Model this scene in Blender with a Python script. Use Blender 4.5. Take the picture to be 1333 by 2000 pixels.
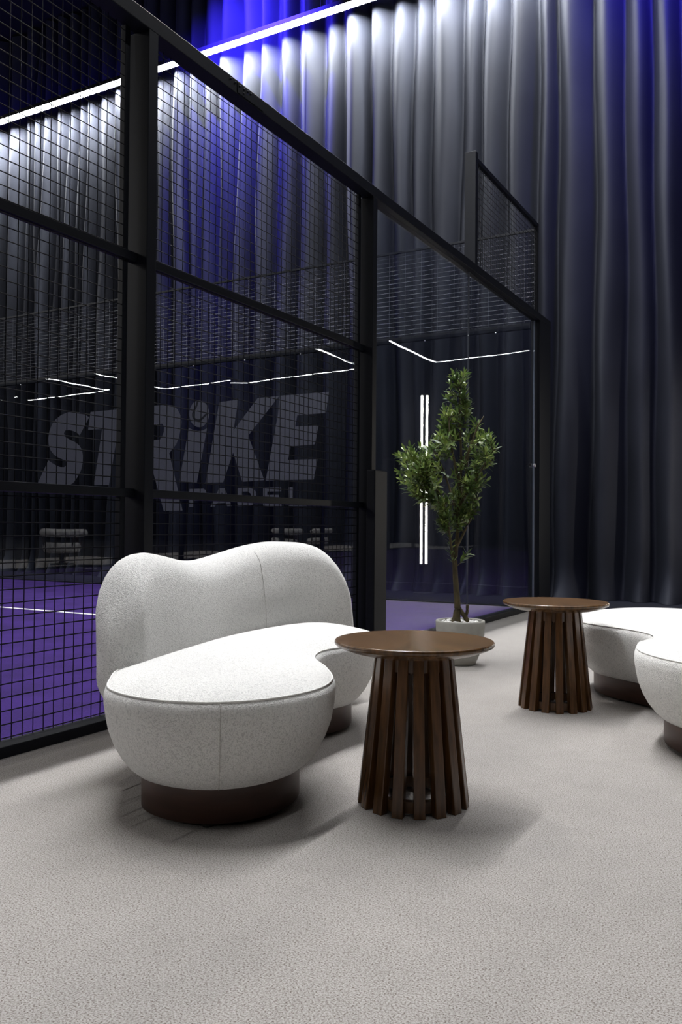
import bpy, bmesh, math, random
from mathutils import Vector, Matrix

scene = bpy.context.scene
COL = scene.collection
for _o in list(bpy.data.objects):
    bpy.data.objects.remove(_o)

# ------------------------------------------------------------------ camera, world, exposure
FWD = Vector((-0.49114515, 0.87092991, 0.01604806))
RGT = Vector((0.87107707, 0.49108433, 0.00780463))
UPV = Vector((0.00108367, -0.0178123, 0.99984076))
CAM_H = 0.8501
cam_data = bpy.data.cameras.new('camera')
cam_data.sensor_fit = 'VERTICAL'
cam_data.sensor_height = 36.0
cam_data.lens = 36.0 * 1661.36 / 2000.0
cam_data.clip_start = 0.05
cam_data.clip_end = 200
cam = bpy.data.objects.new('camera', cam_data)
COL.objects.link(cam)
cam.matrix_world = Matrix(((RGT.x, UPV.x, -FWD.x, 0.0), (RGT.y, UPV.y, -FWD.y, 0.0),
                           (RGT.z, UPV.z, -FWD.z, CAM_H), (0, 0, 0, 1)))
scene.camera = cam

world = bpy.data.worlds.new('world')
scene.world = world
world.use_nodes = True
world.node_tree.nodes['Background'].inputs[0].default_value = (0.55, 0.65, 1.0, 1)
world.node_tree.nodes['Background'].inputs[1].default_value = 0.0015

scene.view_settings.view_transform = 'Standard'
scene.view_settings.look = 'None'
scene.view_settings.gamma = 1.0
scene.view_settings.use_curve_mapping = False
scene.view_settings.exposure = 0.48
scene.cycles.caustics_reflective = False
scene.cycles.caustics_refractive = False
scene.cycles.sample_clamp_indirect = 4.0
scene.cycles.max_bounces = 8
scene.cycles.transparent_max_bounces = 24

# lights of the hall (radiance of the light strips, power of the lamps)
LED_COURT = 315.0       # strip above the near side of the court
LED_NEXT = 46.0        # strip on the far side of the lounge
LED_BACK = 30.0        # strip washing the back curtain
LED_REST = 70.0         # strips far behind, seen in the glass
WASH_BACK = 1350.0     # unseen emitter added behind the back strip to brighten the cloth
BLUE_UP = 26.0          # blue strip on top of the back strip
BLUE_WASH = 900.0       # blue wall washers at the ceiling (W)
FLOOD = 110.0           # court floodlights (W)
TUBE = 42.0             # upright light column


# ------------------------------------------------------------------ mesh helpers
def link(name, me, m=None, parent=None, smooth=False):
    o = bpy.data.objects.new(name, me)
    COL.objects.link(o)
    if m is not None and len(me.materials) == 0:
        me.materials.append(m)
    if smooth:
        me.polygons.foreach_set('use_smooth', [True] * len(me.polygons))
    if parent is not None:
        o.parent = parent
    return o


class MB:
    """collects vertices and faces of one mesh"""
    def __init__(self):
        self.v = []
        self.f = []

    def box(self, x0, x1, y0, y1, z0, z1):
        b = len(self.v)
        self.v += [(x0, y0, z0), (x1, y0, z0), (x1, y1, z0), (x0, y1, z0),
                   (x0, y0, z1), (x1, y0, z1), (x1, y1, z1), (x0, y1, z1)]
        self.f += [tuple(b + i for i in q) for q in
                   ((0, 3, 2, 1), (4, 5, 6, 7), (0, 1, 5, 4), (1, 2, 6, 5), (2, 3, 7, 6), (3, 0, 4, 7))]
        return self

    def quad(self, a, b, c, d):
        n = len(self.v)
        self.v += [tuple(a), tuple(b), tuple(c), tuple(d)]
        self.f.append((n, n + 1, n + 2, n + 3))
        return self

    def lathe(self, prof, n=32, c=(0, 0, 0), closed=True):
        b = len(self.v)
        for r, z in prof:
            for i in range(n):
                a = 2 * math.pi * i / n
                self.v.append((c[0] + r * math.cos(a), c[1] + r * math.sin(a), c[2] + z))
        k = len(prof)
        for j in range(k - 1):
            for i in range(n):
                i2 = (i + 1) % n
                self.f.append((b + j * n + i, b + j * n + i2, b + (j + 1) * n + i2, b + (j + 1) * n + i))
        if closed:
            self.f.append(tuple(b + i for i in reversed(range(n))))
            self.f.append(tuple(b + (k - 1) * n + i for i in range(n)))
        return self

    def tube(self, pts, rad, n=8, cap=True):
        pts = [Vector(p) for p in pts]
        if not hasattr(rad, '__len__'):
            rad = [rad] * len(pts)
        b = len(self.v)
        up = Vector((0, 0, 1))
        for i, p in enumerate(pts):
            t = (pts[min(i + 1, len(pts) - 1)] - pts[max(i - 1, 0)]).normalized()
            s = t.cross(up)
            if s.length < 0.05:
                s = t.cross(Vector((0, 1, 0)))
            s.normalize()
            w = s.cross(t).normalized()
            for k in range(n):
                a = 2 * math.pi * k / n
                self.v.append(tuple(p + s * (rad[i] * math.cos(a)) + w * (rad[i] * math.sin(a))))
        for i in range(len(pts) - 1):
            for k in range(n):
                k2 = (k + 1) % n
                self.f.append((b + i * n + k, b + i * n + k2, b + (i + 1) * n + k2, b + (i + 1) * n + k))
        if cap:
            self.f.append(tuple(b + k for k in reversed(range(n))))
            self.f.append(tuple(b + (len(pts) - 1) * n + k for k in range(n)))
        return self

    def mesh(self, name, bevel=0.0, seg=2):
        me = bpy.data.meshes.new(name)
        me.from_pydata(self.v, [], self.f)
        bm = bmesh.new()
        bm.from_mesh(me)
        bmesh.ops.recalc_face_normals(bm, faces=bm.faces)
        if bevel > 0:
            ed = [e for e in bm.edges if len(e.link_faces) == 2 and e.calc_face_angle(0) > 0.5]
            bmesh.ops.bevel(bm, geom=ed, offset=bevel, segments=seg, affect='EDGES', profile=0.5)
        bm.to_mesh(me)
        bm.free()
        me.update()
        return me

    def build(self, name, m, parent=None, smooth=False, bevel=0.0, seg=2):
        return link(name, self.mesh(name, bevel, seg), m, parent, smooth)


def thing(name, label, cat, loc=(0, 0, 0), group=None, rz=0.0):
    o = bpy.data.objects.new(name, None)
    COL.objects.link(o)
    o.location = loc
    o.rotation_euler = (0, 0, rz)
    o.empty_display_size = 0.1
    return tag(o, label, cat, group)


def tag(o, label, cat, group=None, kind=None):
    o['label'] = label
    o['category'] = cat
    if group:
        o['group'] = group
    if kind:
        o['kind'] = kind
    return o


def struct(o, label=None):
    o['kind'] = 'structure'
    if label:
        o['label'] = label
    return o


def catmull(pts, n, closed=False):
    P = [Vector(p) for p in pts]
    m = len(P)
    out = []
    segs = m if closed else m - 1
    for i in range(segs):
        p1, p2 = P[i % m], P[(i + 1) % m]
        p0 = P[(i - 1) % m] if closed or i > 0 else p1 * 2 - p2
        p3 = P[(i + 2) % m] if closed or i + 2 < m else p2 * 2 - p1
        for k in range(n):
            t = k / n
            out.append(0.5 * ((2 * p1) + (p2 - p0) * t + (2 * p0 - 5 * p1 + 4 * p2 - p3) * t * t
                              + (3 * p1 - p0 - 3 * p2 + p3) * t ** 3))
    if not closed:
        out.append(P[-1].copy())
    return out


def resample(pts, n, closed=False):
    P = [Vector(p) for p in pts]
    if closed:
        P = P + [P[0].copy()]
    d = [0.0]
    for a, b in zip(P, P[1:]):
        d.append(d[-1] + (b - a).length)
    out = []
    j = 0
    cnt = n if closed else n - 1
    for k in range(n):
        s = d[-1] * k / cnt
        while j < len(d) - 2 and d[j + 1] < s:
            j += 1
        t = (s - d[j]) / max(1e-9, d[j + 1] - d[j])
        out.append(P[j].lerp(P[j + 1], min(1, t)))
    return out


# ------------------------------------------------------------------ materials
def new_mat(name):
    m = bpy.data.materials.new(name)
    m.use_nodes = True
    nt = m.node_tree
    return m, nt, nt.nodes['Principled BSDF']


def mat(name, col, rough=0.6, metal=0.0, spec=0.5, vary=0.0, scale=20.0, bump=0.0, bscale=None, sheen=0.0, coat=0.0, stretch=None):
    """plain surface with a procedural variation of tone and a fine relief"""
    m, nt, b = new_mat(name)
    b.inputs['Roughness'].default_value = rough
    b.inputs['Metallic'].default_value = metal
    b.inputs['Specular IOR Level'].default_value = spec
    b.inputs['Sheen Weight'].default_value = sheen
    b.inputs['Coat Weight'].default_value = coat
    tc = nt.nodes.new('ShaderNodeTexCoord')
    mp = nt.nodes.new('ShaderNodeMapping')
    if stretch:
        mp.inputs['Scale'].default_value = stretch
    nt.links.new(tc.outputs['Object'], mp.inputs['Vector'])
    nz = nt.nodes.new('ShaderNodeTexNoise')
    nz.inputs['Scale'].default_value = scale
    nz.inputs['Detail'].default_value = 4
    nt.links.new(mp.outputs['Vector'], nz.inputs['Vector'])
    rp = nt.nodes.new('ShaderNodeValToRGB')
    rp.color_ramp.elements[0].position = 0.3
    rp.color_ramp.elements[1].position = 0.7
    rp.color_ramp.elements[0].color = (*[c * (1 - vary) for c in col], 1)
    rp.color_ramp.elements[1].color = (*[min(1, c * (1 + vary)) for c in col], 1)
    nt.links.new(nz.outputs['Fac'], rp.inputs['Fac'])
    nt.links.new(rp.outputs['Color'], b.inputs['Base Color'])
    if bump > 0:
        n2 = nt.nodes.new('ShaderNodeTexNoise')
        n2.inputs['Scale'].default_value = bscale or scale
        n2.inputs['Detail'].default_value = 3
        nt.links.new(mp.outputs['Vector'], n2.inputs['Vector'])
        bp = nt.nodes.new('ShaderNodeBump')
        bp.inputs['Strength'].default_value = bump
        bp.inputs['Distance'].default_value = 0.004
        nt.links.new(n2.outputs['Fac'], bp.inputs['Height'])
        nt.links.new(bp.outputs['Normal'], b.inputs['Normal'])
    return m


def emit(name, col, strength):
    m, nt, b = new_mat(name)
    nt.nodes.remove(b)
    e = nt.nodes.new('ShaderNodeEmission')
    e.inputs[0].default_value = (*col, 1)
    e.inputs[1].default_value = strength
    nt.links.new(e.outputs[0], nt.nodes['Material Output'].inputs[0])
    return m


def carpet_mat():
    m, nt, b = new_mat('carpet')
    b.inputs['Roughness'].default_value = 0.95
    b.inputs['Specular IOR Level'].default_value = 0.1
    b.inputs['Sheen Weight'].default_value = 0.1
    tc = nt.nodes.new('ShaderNodeTexCoord')

    def noise(s, d, r=0.6):
        n = nt.nodes.new('ShaderNodeTexNoise')
        n.inputs['Scale'].default_value = s
        n.inputs['Detail'].default_value = d
        n.inputs['Roughness'].default_value = r
        nt.links.new(tc.outputs['Object'], n.inputs['Vector'])
        return n
    fine = noise(250, 3, 0.75)
    blot = noise(9, 4)
    wide = noise(1.6, 3)
    r1 = nt.nodes.new('ShaderNodeValToRGB')
    e = r1.color_ramp.elements
    e[0].position = 0.35
    e[0].color = (0.085, 0.058, 0.044, 1)
    e[1].position = 0.62
    e[1].color = (0.455, 0.435, 0.415, 1)
    k = e.new(0.46)
    k.color = (0.30, 0.28, 0.262, 1)
    nt.links.new(fine.outputs['Fac'], r1.inputs['Fac'])
    add = nt.nodes.new('ShaderNodeMath')
    add.operation = 'ADD'
    nt.links.new(blot.outputs['Fac'], add.inputs[0])
    nt.links.new(wide.outputs['Fac'], add.inputs[1])
    mr = nt.nodes.new('ShaderNodeMapRange')
    mr.inputs['From Min'].default_value = 0.7
    mr.inputs['From Max'].default_value = 1.3
    mr.inputs['To Min'].default_value = 0.93
    mr.inputs['To Max'].default_value = 1.06
    nt.links.new(add.outputs[0], mr.inputs['Value'])
    mx = nt.nodes.new('ShaderNodeMix')
    mx.data_type = 'RGBA'
    mx.blend_type = 'MULTIPLY'
    mx.inputs['Factor'].default_value = 1.0
    nt.links.new(r1.outputs['Color'], mx.inputs['A'])
    nt.links.new(mr.outputs['Result'], mx.inputs['B'])
    nt.links.new(mx.outputs['Result'], b.inputs['Base Color'])
    bp = nt.nodes.new('ShaderNodeBump')
    bp.inputs['Strength'].default_value = 0.35
    bp.inputs['Distance'].default_value = 0.006
    nt.links.new(fine.outputs['Fac'], bp.inputs['Height'])
    nt.links.new(bp.outputs['Normal'], b.inputs['Normal'])
    return m


def boucle_mat(name, col):
    m, nt, b = new_mat(name)
    b.inputs['Roughness'].default_value = 0.95
    b.inputs['Specular IOR Level'].default_value = 0.1
    b.inputs['Sheen Weight'].default_value = 0.25
    tc = nt.nodes.new('ShaderNodeTexCoord')
    nz = nt.nodes.new('ShaderNodeTexNoise')
    nz.inputs['Scale'].default_value = 60
    nz.inputs['Detail'].default_value = 2
    nt.links.new(tc.outputs['Object'], nz.inputs['Vector'])
    mixv = nt.nodes.new('ShaderNodeMix')
    mixv.data_type = 'VECTOR'
    mixv.inputs['Factor'].default_value = 0.035
    nt.links.new(tc.outputs['Object'], mixv.inputs[4])
    nt.links.new(nz.outputs['Color'], mixv.inputs[5])
    vo = nt.nodes.new('ShaderNodeTexVoronoi')
    vo.inputs['Scale'].default_value = 210
    nt.links.new(mixv.outputs[1], vo.inputs['Vector'])
    n2 = nt.nodes.new('ShaderNodeTexNoise')
    n2.inputs['Scale'].default_value = 340
    n2.inputs['Detail'].default_value = 3
    nt.links.new(tc.outputs['Object'], n2.inputs['Vector'])
    sub = nt.nodes.new('ShaderNodeMath')
    sub.operation = 'SUBTRACT'
    nt.links.new(n2.outputs['Fac'], sub.inputs[0])
    nt.links.new(vo.outputs['Distance'], sub.inputs[1])
    rp = nt.nodes.new('ShaderNodeValToRGB')
    rp.color_ramp.elements[0].position = 0.0
    rp.color_ramp.elements[0].color = (*[c * 0.76 for c in col], 1)
    rp.color_ramp.elements[1].position = 0.22
    rp.color_ramp.elements[1].color = (*col, 1)
    add = nt.nodes.new('ShaderNodeMath')
    add.operation = 'ADD'
    add.inputs[1].default_value = 0.25
    nt.links.new(sub.outputs[0], add.inputs[0])
    nt.links.new(add.outputs[0], rp.inputs['Fac'])
    nt.links.new(rp.outputs['Color'], b.inputs['Base Color'])
    bp = nt.nodes.new('ShaderNodeBump')
    bp.inputs['Strength'].default_value = 0.6
    bp.inputs['Distance'].default_value = 0.005
    nt.links.new(sub.outputs[0], bp.inputs['Height'])
    nt.links.new(bp.outputs['Normal'], b.inputs['Normal'])
    return m


def wood_mat(name, col, radial=False):
    m, nt, b = new_mat(name)
    b.inputs['Roughness'].default_value = 0.27
    b.inputs['Specular IOR Level'].default_value = 0.5
    tc = nt.nodes.new('ShaderNodeTexCoord')
    vec = tc.outputs['Object']
    if radial:                       # sunburst veneer: the grain runs from the middle to the rim
        sp = nt.nodes.new('ShaderNodeSeparateXYZ')
        nt.links.new(vec, sp.inputs[0])
        at = nt.nodes.new('ShaderNodeMath')
        at.operation = 'ARCTAN2'
        nt.links.new(sp.outputs['Y'], at.inputs[0])
        nt.links.new(sp.outputs['X'], at.inputs[1])
        ln = nt.nodes.new('ShaderNodeVectorMath')
        ln.operation = 'LENGTH'
        nt.links.new(vec, ln.inputs[0])
        sn = nt.nodes.new('ShaderNodeMath')
        sn.operation = 'MULTIPLY'
        sn.inputs[1].default_value = 16 / (2 * math.pi)
        nt.links.new(at.outputs[0], sn.inputs[0])
        fl = nt.nodes.new('ShaderNodeMath')
        fl.operation = 'FLOOR'
        nt.links.new(sn.outputs[0], fl.inputs[0])
        cb = nt.nodes.new('ShaderNodeCombineXYZ')
        nt.links.new(at.outputs[0], cb.inputs['X'])
        nt.links.new(ln.outputs['Value'], cb.inputs['Y'])
        nt.links.new(fl.outputs[0], cb.inputs['Z'])
        vec = cb.outputs[0]
    mp = nt.nodes.new('ShaderNodeMapping')
    mp.inputs['Scale'].default_value = (14, 3, 7.3) if radial else (60, 60, 4)
    nt.links.new(vec, mp.inputs['Vector'])
    nz = nt.nodes.new('ShaderNodeTexNoise')
    nz.inputs['Scale'].default_value = 1.0
    nz.inputs['Detail'].default_value = 6
    nt.links.new(mp.outputs['Vector'], nz.inputs['Vector'])
    rp = nt.nodes.new('ShaderNodeValToRGB')
    rp.color_ramp.elements[0].position = 0.32
    rp.color_ramp.elements[0].color = (*[c * 0.52 for c in col], 1)
    rp.color_ramp.elements[1].position = 0.7
    rp.color_ramp.elements[1].color = (*[c * 1.3 for c in col], 1)
    nt.links.new(nz.outputs['Fac'], rp.inputs['Fac'])
    nt.links.new(rp.outputs['Color'], b.inputs['Base Color'])
    bp = nt.nodes.new('ShaderNodeBump')
    bp.inputs['Strength'].default_value = 0.05
    bp.inputs['Distance'].default_value = 0.002
    nt.links.new(nz.outputs['Fac'], bp.inputs['Height'])
    nt.links.new(bp.outputs['Normal'], b.inputs['Normal'])
    return m


def glass_mat(name, tint, base=0.05, wavy=0.0):
    m, nt, b = new_mat(name)
    nt.nodes.remove(b)
    tr = nt.nodes.new('ShaderNodeBsdfTransparent')
    tr.inputs[0].default_value = (*tint, 1)
    gl = nt.nodes.new('ShaderNodeBsdfGlossy')
    gl.inputs['Roughness'].default_value = 0.0
    gl.inputs['Color'].default_value = (1, 1, 1, 1)
    lw = nt.nodes.new('ShaderNodeLayerWeight')
    lw.inputs['Blend'].default_value = 0.5
    pw = nt.nodes.new('ShaderNodeMath')
    pw.operation = 'POWER'
    pw.inputs[1].default_value = 5.0
    nt.links.new(lw.outputs['Facing'], pw.inputs[0])
    mr = nt.nodes.new('ShaderNodeMapRange')
    mr.inputs['To Min'].default_value = base
    mr.inputs['To Max'].default_value = 1.0
    nt.links.new(pw.outputs[0], mr.inputs['Value'])
    mx = nt.nodes.new('ShaderNodeMixShader')
    nt.links.new(mr.outputs['Result'], mx.inputs[0])
    nt.links.new(tr.outputs[0], mx.inputs[1])
    nt.links.new(gl.outputs[0], mx.inputs[2])
    nt.links.new(mx.outputs[0], nt.nodes['Material Output'].inputs[0])
    if wavy > 0:
        tc = nt.nodes.new('ShaderNodeTexCoord')
        nz = nt.nodes.new('ShaderNodeTexNoise')
        nz.inputs['Scale'].default_value = 0.9
        nz.inputs['Detail'].default_value = 1
        nt.links.new(tc.outputs['Object'], nz.inputs['Vector'])
        bp = nt.nodes.new('ShaderNodeBump')
        bp.inputs['Strength'].default_value = 1.0
        bp.inputs['Distance'].default_value = wavy
        nt.links.new(nz.outputs['Fac'], bp.inputs['Height'])
        nt.links.new(bp.outputs['Normal'], gl.inputs['Normal'])
    return m


def turf_mat():
    m, nt, b = new_mat('turf')
    b.inputs['Roughness'].default_value = 0.9
    b.inputs['Specular IOR Level'].default_value = 0.15
    tc = nt.nodes.new('ShaderNodeTexCoord')
    nz = nt.nodes.new('ShaderNodeTexNoise')
    nz.inputs['Scale'].default_value = 90
    nz.inputs['Detail'].default_value = 3
    nt.links.new(tc.outputs['Object'], nz.inputs['Vector'])
    n2 = nt.nodes.new('ShaderNodeTexNoise')
    n2.inputs['Scale'].default_value = 3.5
    n2.inputs['Detail'].default_value = 6
    nt.links.new(tc.outputs['Object'], n2.inputs['Vector'])
    ad = nt.nodes.new('ShaderNodeMath')
    ad.operation = 'ADD'
    nt.links.new(nz.outputs['Fac'], ad.inputs[0])
    nt.links.new(n2.outputs['Fac'], ad.inputs[1])
    rp = nt.nodes.new('ShaderNodeValToRGB')
    rp.color_ramp.elements[0].position = 0.36
    rp.color_ramp.elements[0].color = (0.016, 0.005, 0.060, 1)
    rp.color_ramp.elements[1].position = 0.68
    rp.color_ramp.elements[1].color = (0.038, 0.013, 0.138, 1)
    hf = nt.nodes.new('ShaderNodeMath')
    hf.operation = 'MULTIPLY'
    hf.inputs[1].default_value = 0.5
    nt.links.new(ad.outputs[0], hf.inputs[0])
    nt.links.new(hf.outputs[0], rp.inputs['Fac'])
    nt.links.new(rp.outputs['Color'], b.inputs['Base Color'])
    return m


def leaf_mat():
    m, nt, b = new_mat('leaf')
    b.inputs['Roughness'].default_value = 0.38
    b.inputs['Specular IOR Level'].default_value = 0.5
    ge = nt.nodes.new('ShaderNodeNewGeometry')
    nz = nt.nodes.new('ShaderNodeTexNoise')
    nz.inputs['Scale'].default_value = 14
    nz.inputs['Detail'].default_value = 2
    nt.links.new(ge.outputs['Position'], nz.inputs['Vector'])
    rp = nt.nodes.new('ShaderNodeValToRGB')
    rp.color_ramp.elements[0].position = 0.33
    rp.color_ramp.elements[0].color = (0.040, 0.076, 0.022, 1)
    rp.color_ramp.elements[1].position = 0.68
    rp.color_ramp.elements[1].color = (0.27, 0.34, 0.08, 1)
    k = rp.color_ramp.elements.new(0.5)
    k.color = (0.105, 0.170, 0.038, 1)
    nt.links.new(nz.outputs['Fac'], rp.inputs['Fac'])
    nt.links.new(rp.outputs['Color'], b.inputs['Base Color'])
    tl = nt.nodes.new('ShaderNodeBsdfTranslucent')
    nt.links.new(rp.outputs['Color'], tl.inputs['Color'])
    mx = nt.nodes.new('ShaderNodeMixShader')
    mx.inputs[0].default_value = 0.25
    nt.links.new(b.outputs[0], mx.inputs[1])
    nt.links.new(tl.outputs[0], mx.inputs[2])
    nt.links.new(mx.outputs[0], nt.nodes['Material Output'].inputs[0])
    return m


M = {}
M['carpet'] = carpet_mat()
M['turf'] = turf_mat()
M['dark_floor'] = mat('dark_floor', (0.004, 0.0045, 0.008), 0.8, vary=0.2, scale=8, spec=0.1)
M['dark_wall'] = mat('dark_wall', (0.003, 0.003, 0.004), 0.9, vary=0.2, scale=3, spec=0.1)
M['white_line'] = mat('white_line', (0.75, 0.75, 0.75), 0.8, vary=0.06, scale=60)
M['steel'] = mat('powder_coated_steel', (0.0045, 0.0056, 0.0088), 0.5, spec=0.18, vary=0.12, scale=40, bump=0.08, bscale=400)
M['wire'] = mat('mesh_wire', (0.0026, 0.003, 0.0045), 0.5, spec=0.15, vary=0.1, scale=30)
M['wire_lit'] = mat('lit_mesh_wire', (0.04, 0.045, 0.058), 0.4, vary=0.1, scale=30)  # lighter copy of the mesh wire, light from above put into its colour
M['edge'] = mat('polished_glass_edge', (0.10, 0.12, 0.16), 0.3, vary=0.05, scale=20)
M['joint'] = mat('glass_joint', (0.045, 0.05, 0.065), 0.3, vary=0.05, scale=20)
M['chrome'] = mat('bolt_metal', (0.45, 0.45, 0.47), 0.3, metal=1.0, vary=0.05, scale=80)
M['curtain'] = mat('curtain_cloth', (0.0098, 0.0110, 0.0160), 0.7, vary=0.10, scale=2.0, bump=0.12, bscale=260, sheen=0.0, spec=0.12)
M['housing'] = mat('strip_housing', (0.02, 0.02, 0.022), 0.5, vary=0.1)
M['boucle'] = boucle_mat('white_boucle', (0.87, 0.86, 0.835))
M['piping'] = mat('white_piping', (0.84, 0.83, 0.80), 0.9, vary=0.1, scale=120, bump=0.5, bscale=300)
M['seam'] = mat('seam_thread', (0.55, 0.53, 0.50), 0.9, vary=0.2, scale=200)
M['plinth'] = mat('brown_plinth_veneer', (0.046, 0.019, 0.012), 0.45, vary=0.22, scale=10, stretch=(1, 1, 6), bump=0.05, bscale=80)
M['foot'] = mat('black_foot', (0.012, 0.012, 0.012), 0.6, vary=0.1)
M['top_wood'] = wood_mat('walnut_sunburst_veneer', (0.10, 0.050, 0.018), True)
M['wood'] = wood_mat('walnut_stain', (0.105, 0.047, 0.016))
M['pot'] = mat('grey_stoneware', (0.36, 0.355, 0.32), 0.85, vary=0.12, scale=14, bump=0.15, bscale=120)
M['soil'] = mat('soil', (0.10, 0.08, 0.06), 0.95, vary=0.4, scale=60, bump=0.6, bscale=90)
M['pebble'] = mat('white_pebble', (0.80, 0.79, 0.76), 0.6, vary=0.08, scale=40)
M['bark'] = mat('bark', (0.070, 0.055, 0.024), 0.85, vary=0.5, scale=40, bump=0.7, bscale=70, stretch=(1, 1, 0.35))
M['leaf'] = leaf_mat()
M['fruit'] = mat('dark_olive', (0.012, 0.008, 0.014), 0.25, vary=0.2)
M['vinyl'] = mat('grey_vinyl', (0.125, 0.12, 0.13), 0.75, vary=0.05, scale=30)
M['vinyl_black'] = mat('black_vinyl', (0.008, 0.008, 0.010), 0.8, vary=0.1, scale=30)
M['glass_side'] = glass_mat('side_glass', (0.90, 0.92, 0.93), 0.045)
M['glass_back'] = glass_mat('back_glass', (0.80, 0.82, 0.86), 0.05, wavy=0.004)
M['led'] = emit('strip_white_court', (0.98, 0.985, 1.0), LED_COURT)
M['led_next'] = emit('strip_white_next', (0.98, 0.985, 1.0), LED_NEXT)
M['led_back'] = emit('strip_white_back', (0.93, 0.96, 1.0), LED_BACK)
M['wash_added'] = emit('added_wash_glow', (0.93, 0.96, 1.0), WASH_BACK)
M['led_rest'] = emit('strip_white_rest', (1.0, 0.98, 0.95), LED_REST)
M['led_blue'] = emit('strip_blue', (0.05, 0.03, 1.0), BLUE_UP)
M['tube'] = emit('column_white', (1.0, 0.93, 0.84), TUBE)
M['flood'] = emit('flood_face', (1.0, 0.98, 0.95), 6.0)

# ------------------------------------------------------------------ the hall
XF = -2.568            # outer face of the side fence
YB = 8.785             # back wall of the court
YC = 10.3              # back curtain
struct(MB().box(XF - 0.012, 6.0, -17.0, YB + 0.03, -0.06, 0.0).build('floor', M['carpet']), 'light grey speckled carpet of the lounge')
turf = struct(MB().box(-12.57, XF - 0.012, -11.2, YB + 0.03, -0.06, 0.0).build('floor_court', M['turf']), 'purple court turf behind the fence')
MB().box(-12.4, XF - 0.06, YB - 3.0, YB - 2.95, 0.0, 0.003).build('court_line', M['white_line'], turf)
struct(MB().box(-16.5, 6.0, YB + 0.03, 11.0, -0.06, 0.0).build('floor_aisle', M['dark_floor']), 'dark aisle floor behind the court')
struct(MB().box(-16.5, -12.57, -17.0, YB + 0.03, -0.06, 0.0).build('floor_lounge', M['carpet']), 'grey carpet on the opposite side of the court')
struct(MB().box(-46.0, -16.5, -17.0, 11.0, -0.06, 0.0).build('floor_hall', M['dark_floor']), 'dark floor of the neighbouring courts')
struct(MB().box(-12.57, XF - 0.012, -17.0, -11.2, -0.06, 0.0).build('floor_rear', M['dark_floor']), 'dark floor behind the rear of the court')
struct(MB().box(-46.0, 6.0, 11.0, 11.1, -0.06, 9.7).build('wall_back', M['dark_wall']))
struct(MB().box(-46.0, 6.0, -17.1, -17.0, -0.06, 9.7).build('wall_rear', M['dark_wall']))
struct(MB().box(6.0, 6.1, -17.1, 11.1, -0.06, 9.7).build('wall_right', M['dark_wall']))
struct(MB().box(-46.1, -46.0, -17.1, 11.1, -0.06, 9.7).build('wall_left', M['dark_wall']))
struct(MB().box(-46.1, 6.1, -17.1, 11.1, 9.6, 9.7).build('ceiling', M['dark_wall']))

# ------------------------------------------------------------------ light strips
ZL = 7.85


def strip(x0, x1, y0, y1, m, label, blue=False, z=ZL):
    along_x = (x1 - x0) > (y1 - y0)
    t = thing('light_strip', label, 'light', ((x0 + x1) / 2, (y0 + y1) / 2, z))
    ox, oy = (x0 + x1) / 2, (y0 + y1) / 2
    a0, a1, b0, b1 = x0 - ox, x1 - ox, y0 - oy, y1 - oy
    MB().box(a0, a1, b0, b1, 0.012, 0.075).build('housing', M['housing'], t, bevel=0.004)
    n = max(1, int(round((a1 - a0) if along_x else (b1 - b0))))
    mb = MB()
    for i in range(n):
        u0, u1 = i / n, (i + 1) / n
        if along_x:
            xa, xb = a0 + (a1 - a0) * u0, a0 + (a1 - a0) * u1
            mb.quad((xa, b0 + 0.004, 0), (xa, b1 - 0.004, 0), (xb, b1 - 0.004, 0), (xb, b0 + 0.004, 0))
            mb.quad((xa, b0 + 0.004, 0), (xb, b0 + 0.004, 0), (xb, b0 + 0.004, 0.012), (xa, b0 + 0.004, 0.012))
        else:
            ya, yb = b0 + (b1 - b0) * u0, b0 + (b1 - b0) * u1
            mb.quad((a0 + 0.004, ya, 0), (a0 + 0.004, yb, 0), (a1 - 0.004, yb, 0), (a1 - 0.004, ya, 0))
    me = bpy.data.meshes.new('diffuser')
    me.from_pydata(mb.v, [], mb.f)
    link('diffuser', me, m, t)
    if blue:
        me = bpy.data.meshes.new('blue_diffuser')
        vs, fs = [], []
        for i in range(n):
            xa, xb = a0 + (a1 - a0) * i / n, a0 + (a1 - a0) * (i + 1) / n
            k = len(vs)
            vs += [(xa, b0 + 0.05, 0.078), (xb, b0 + 0.05, 0.078), (xb, b1 - 0.01, 0.078), (xa, b1 - 0.01, 0.078)]
            fs.append((k, k + 1, k + 2, k + 3))
        me.from_pydata(vs, [], fs)
        link('blue_diffuser', me, M['led_blue'], t)
        me = bpy.data.meshes.new('added_wash_emitter')
        vs, fs = [], []
        for i in range(n):
            xa, xb = a0 + (a1 - a0) * i / n, a0 + (a1 - a0) * (i + 1) / n
            k = len(vs)
            vs += [(xa, b1 + 0.021, 0.066), (xb, b1 + 0.021, 0.066), (xb, b1 + 0.005, 0.012), (xa, b1 + 0.005, 0.012)]
            fs.append((k, k + 1, k + 2, k + 3))
        me.from_pydata(vs, [], fs)
        link('added_wash_emitter', me, M['wash_added'], t)  # added glowing face, turned to the curtain to brighten it
        MB().box(a0, a1, b1, b1 + 0.042, 0.068, 0.076).box(a0, a1, b1 + 0.042, b1 + 0.046, 0.018, 0.076).build('added_light_shield', M['housing'], t)  # added cap and lip, keep that glow off the curtain top and ceiling
    for i in range(0, n + 1, 4):
        mbh = MB()
        px, py = (a0 + 0.02 + (a1 - a0 - 0.04) * i / n, 0) if along_x else (0, b0 + 0.02 + (b1 - b0 - 0.04) * i / n)
        mbh.tube([(px, py, 0.075), (px, py, 9.6 - z)], 0.004, 5)
        mbh.build('hanger_wire', M['housing'], t)
    return t


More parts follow.
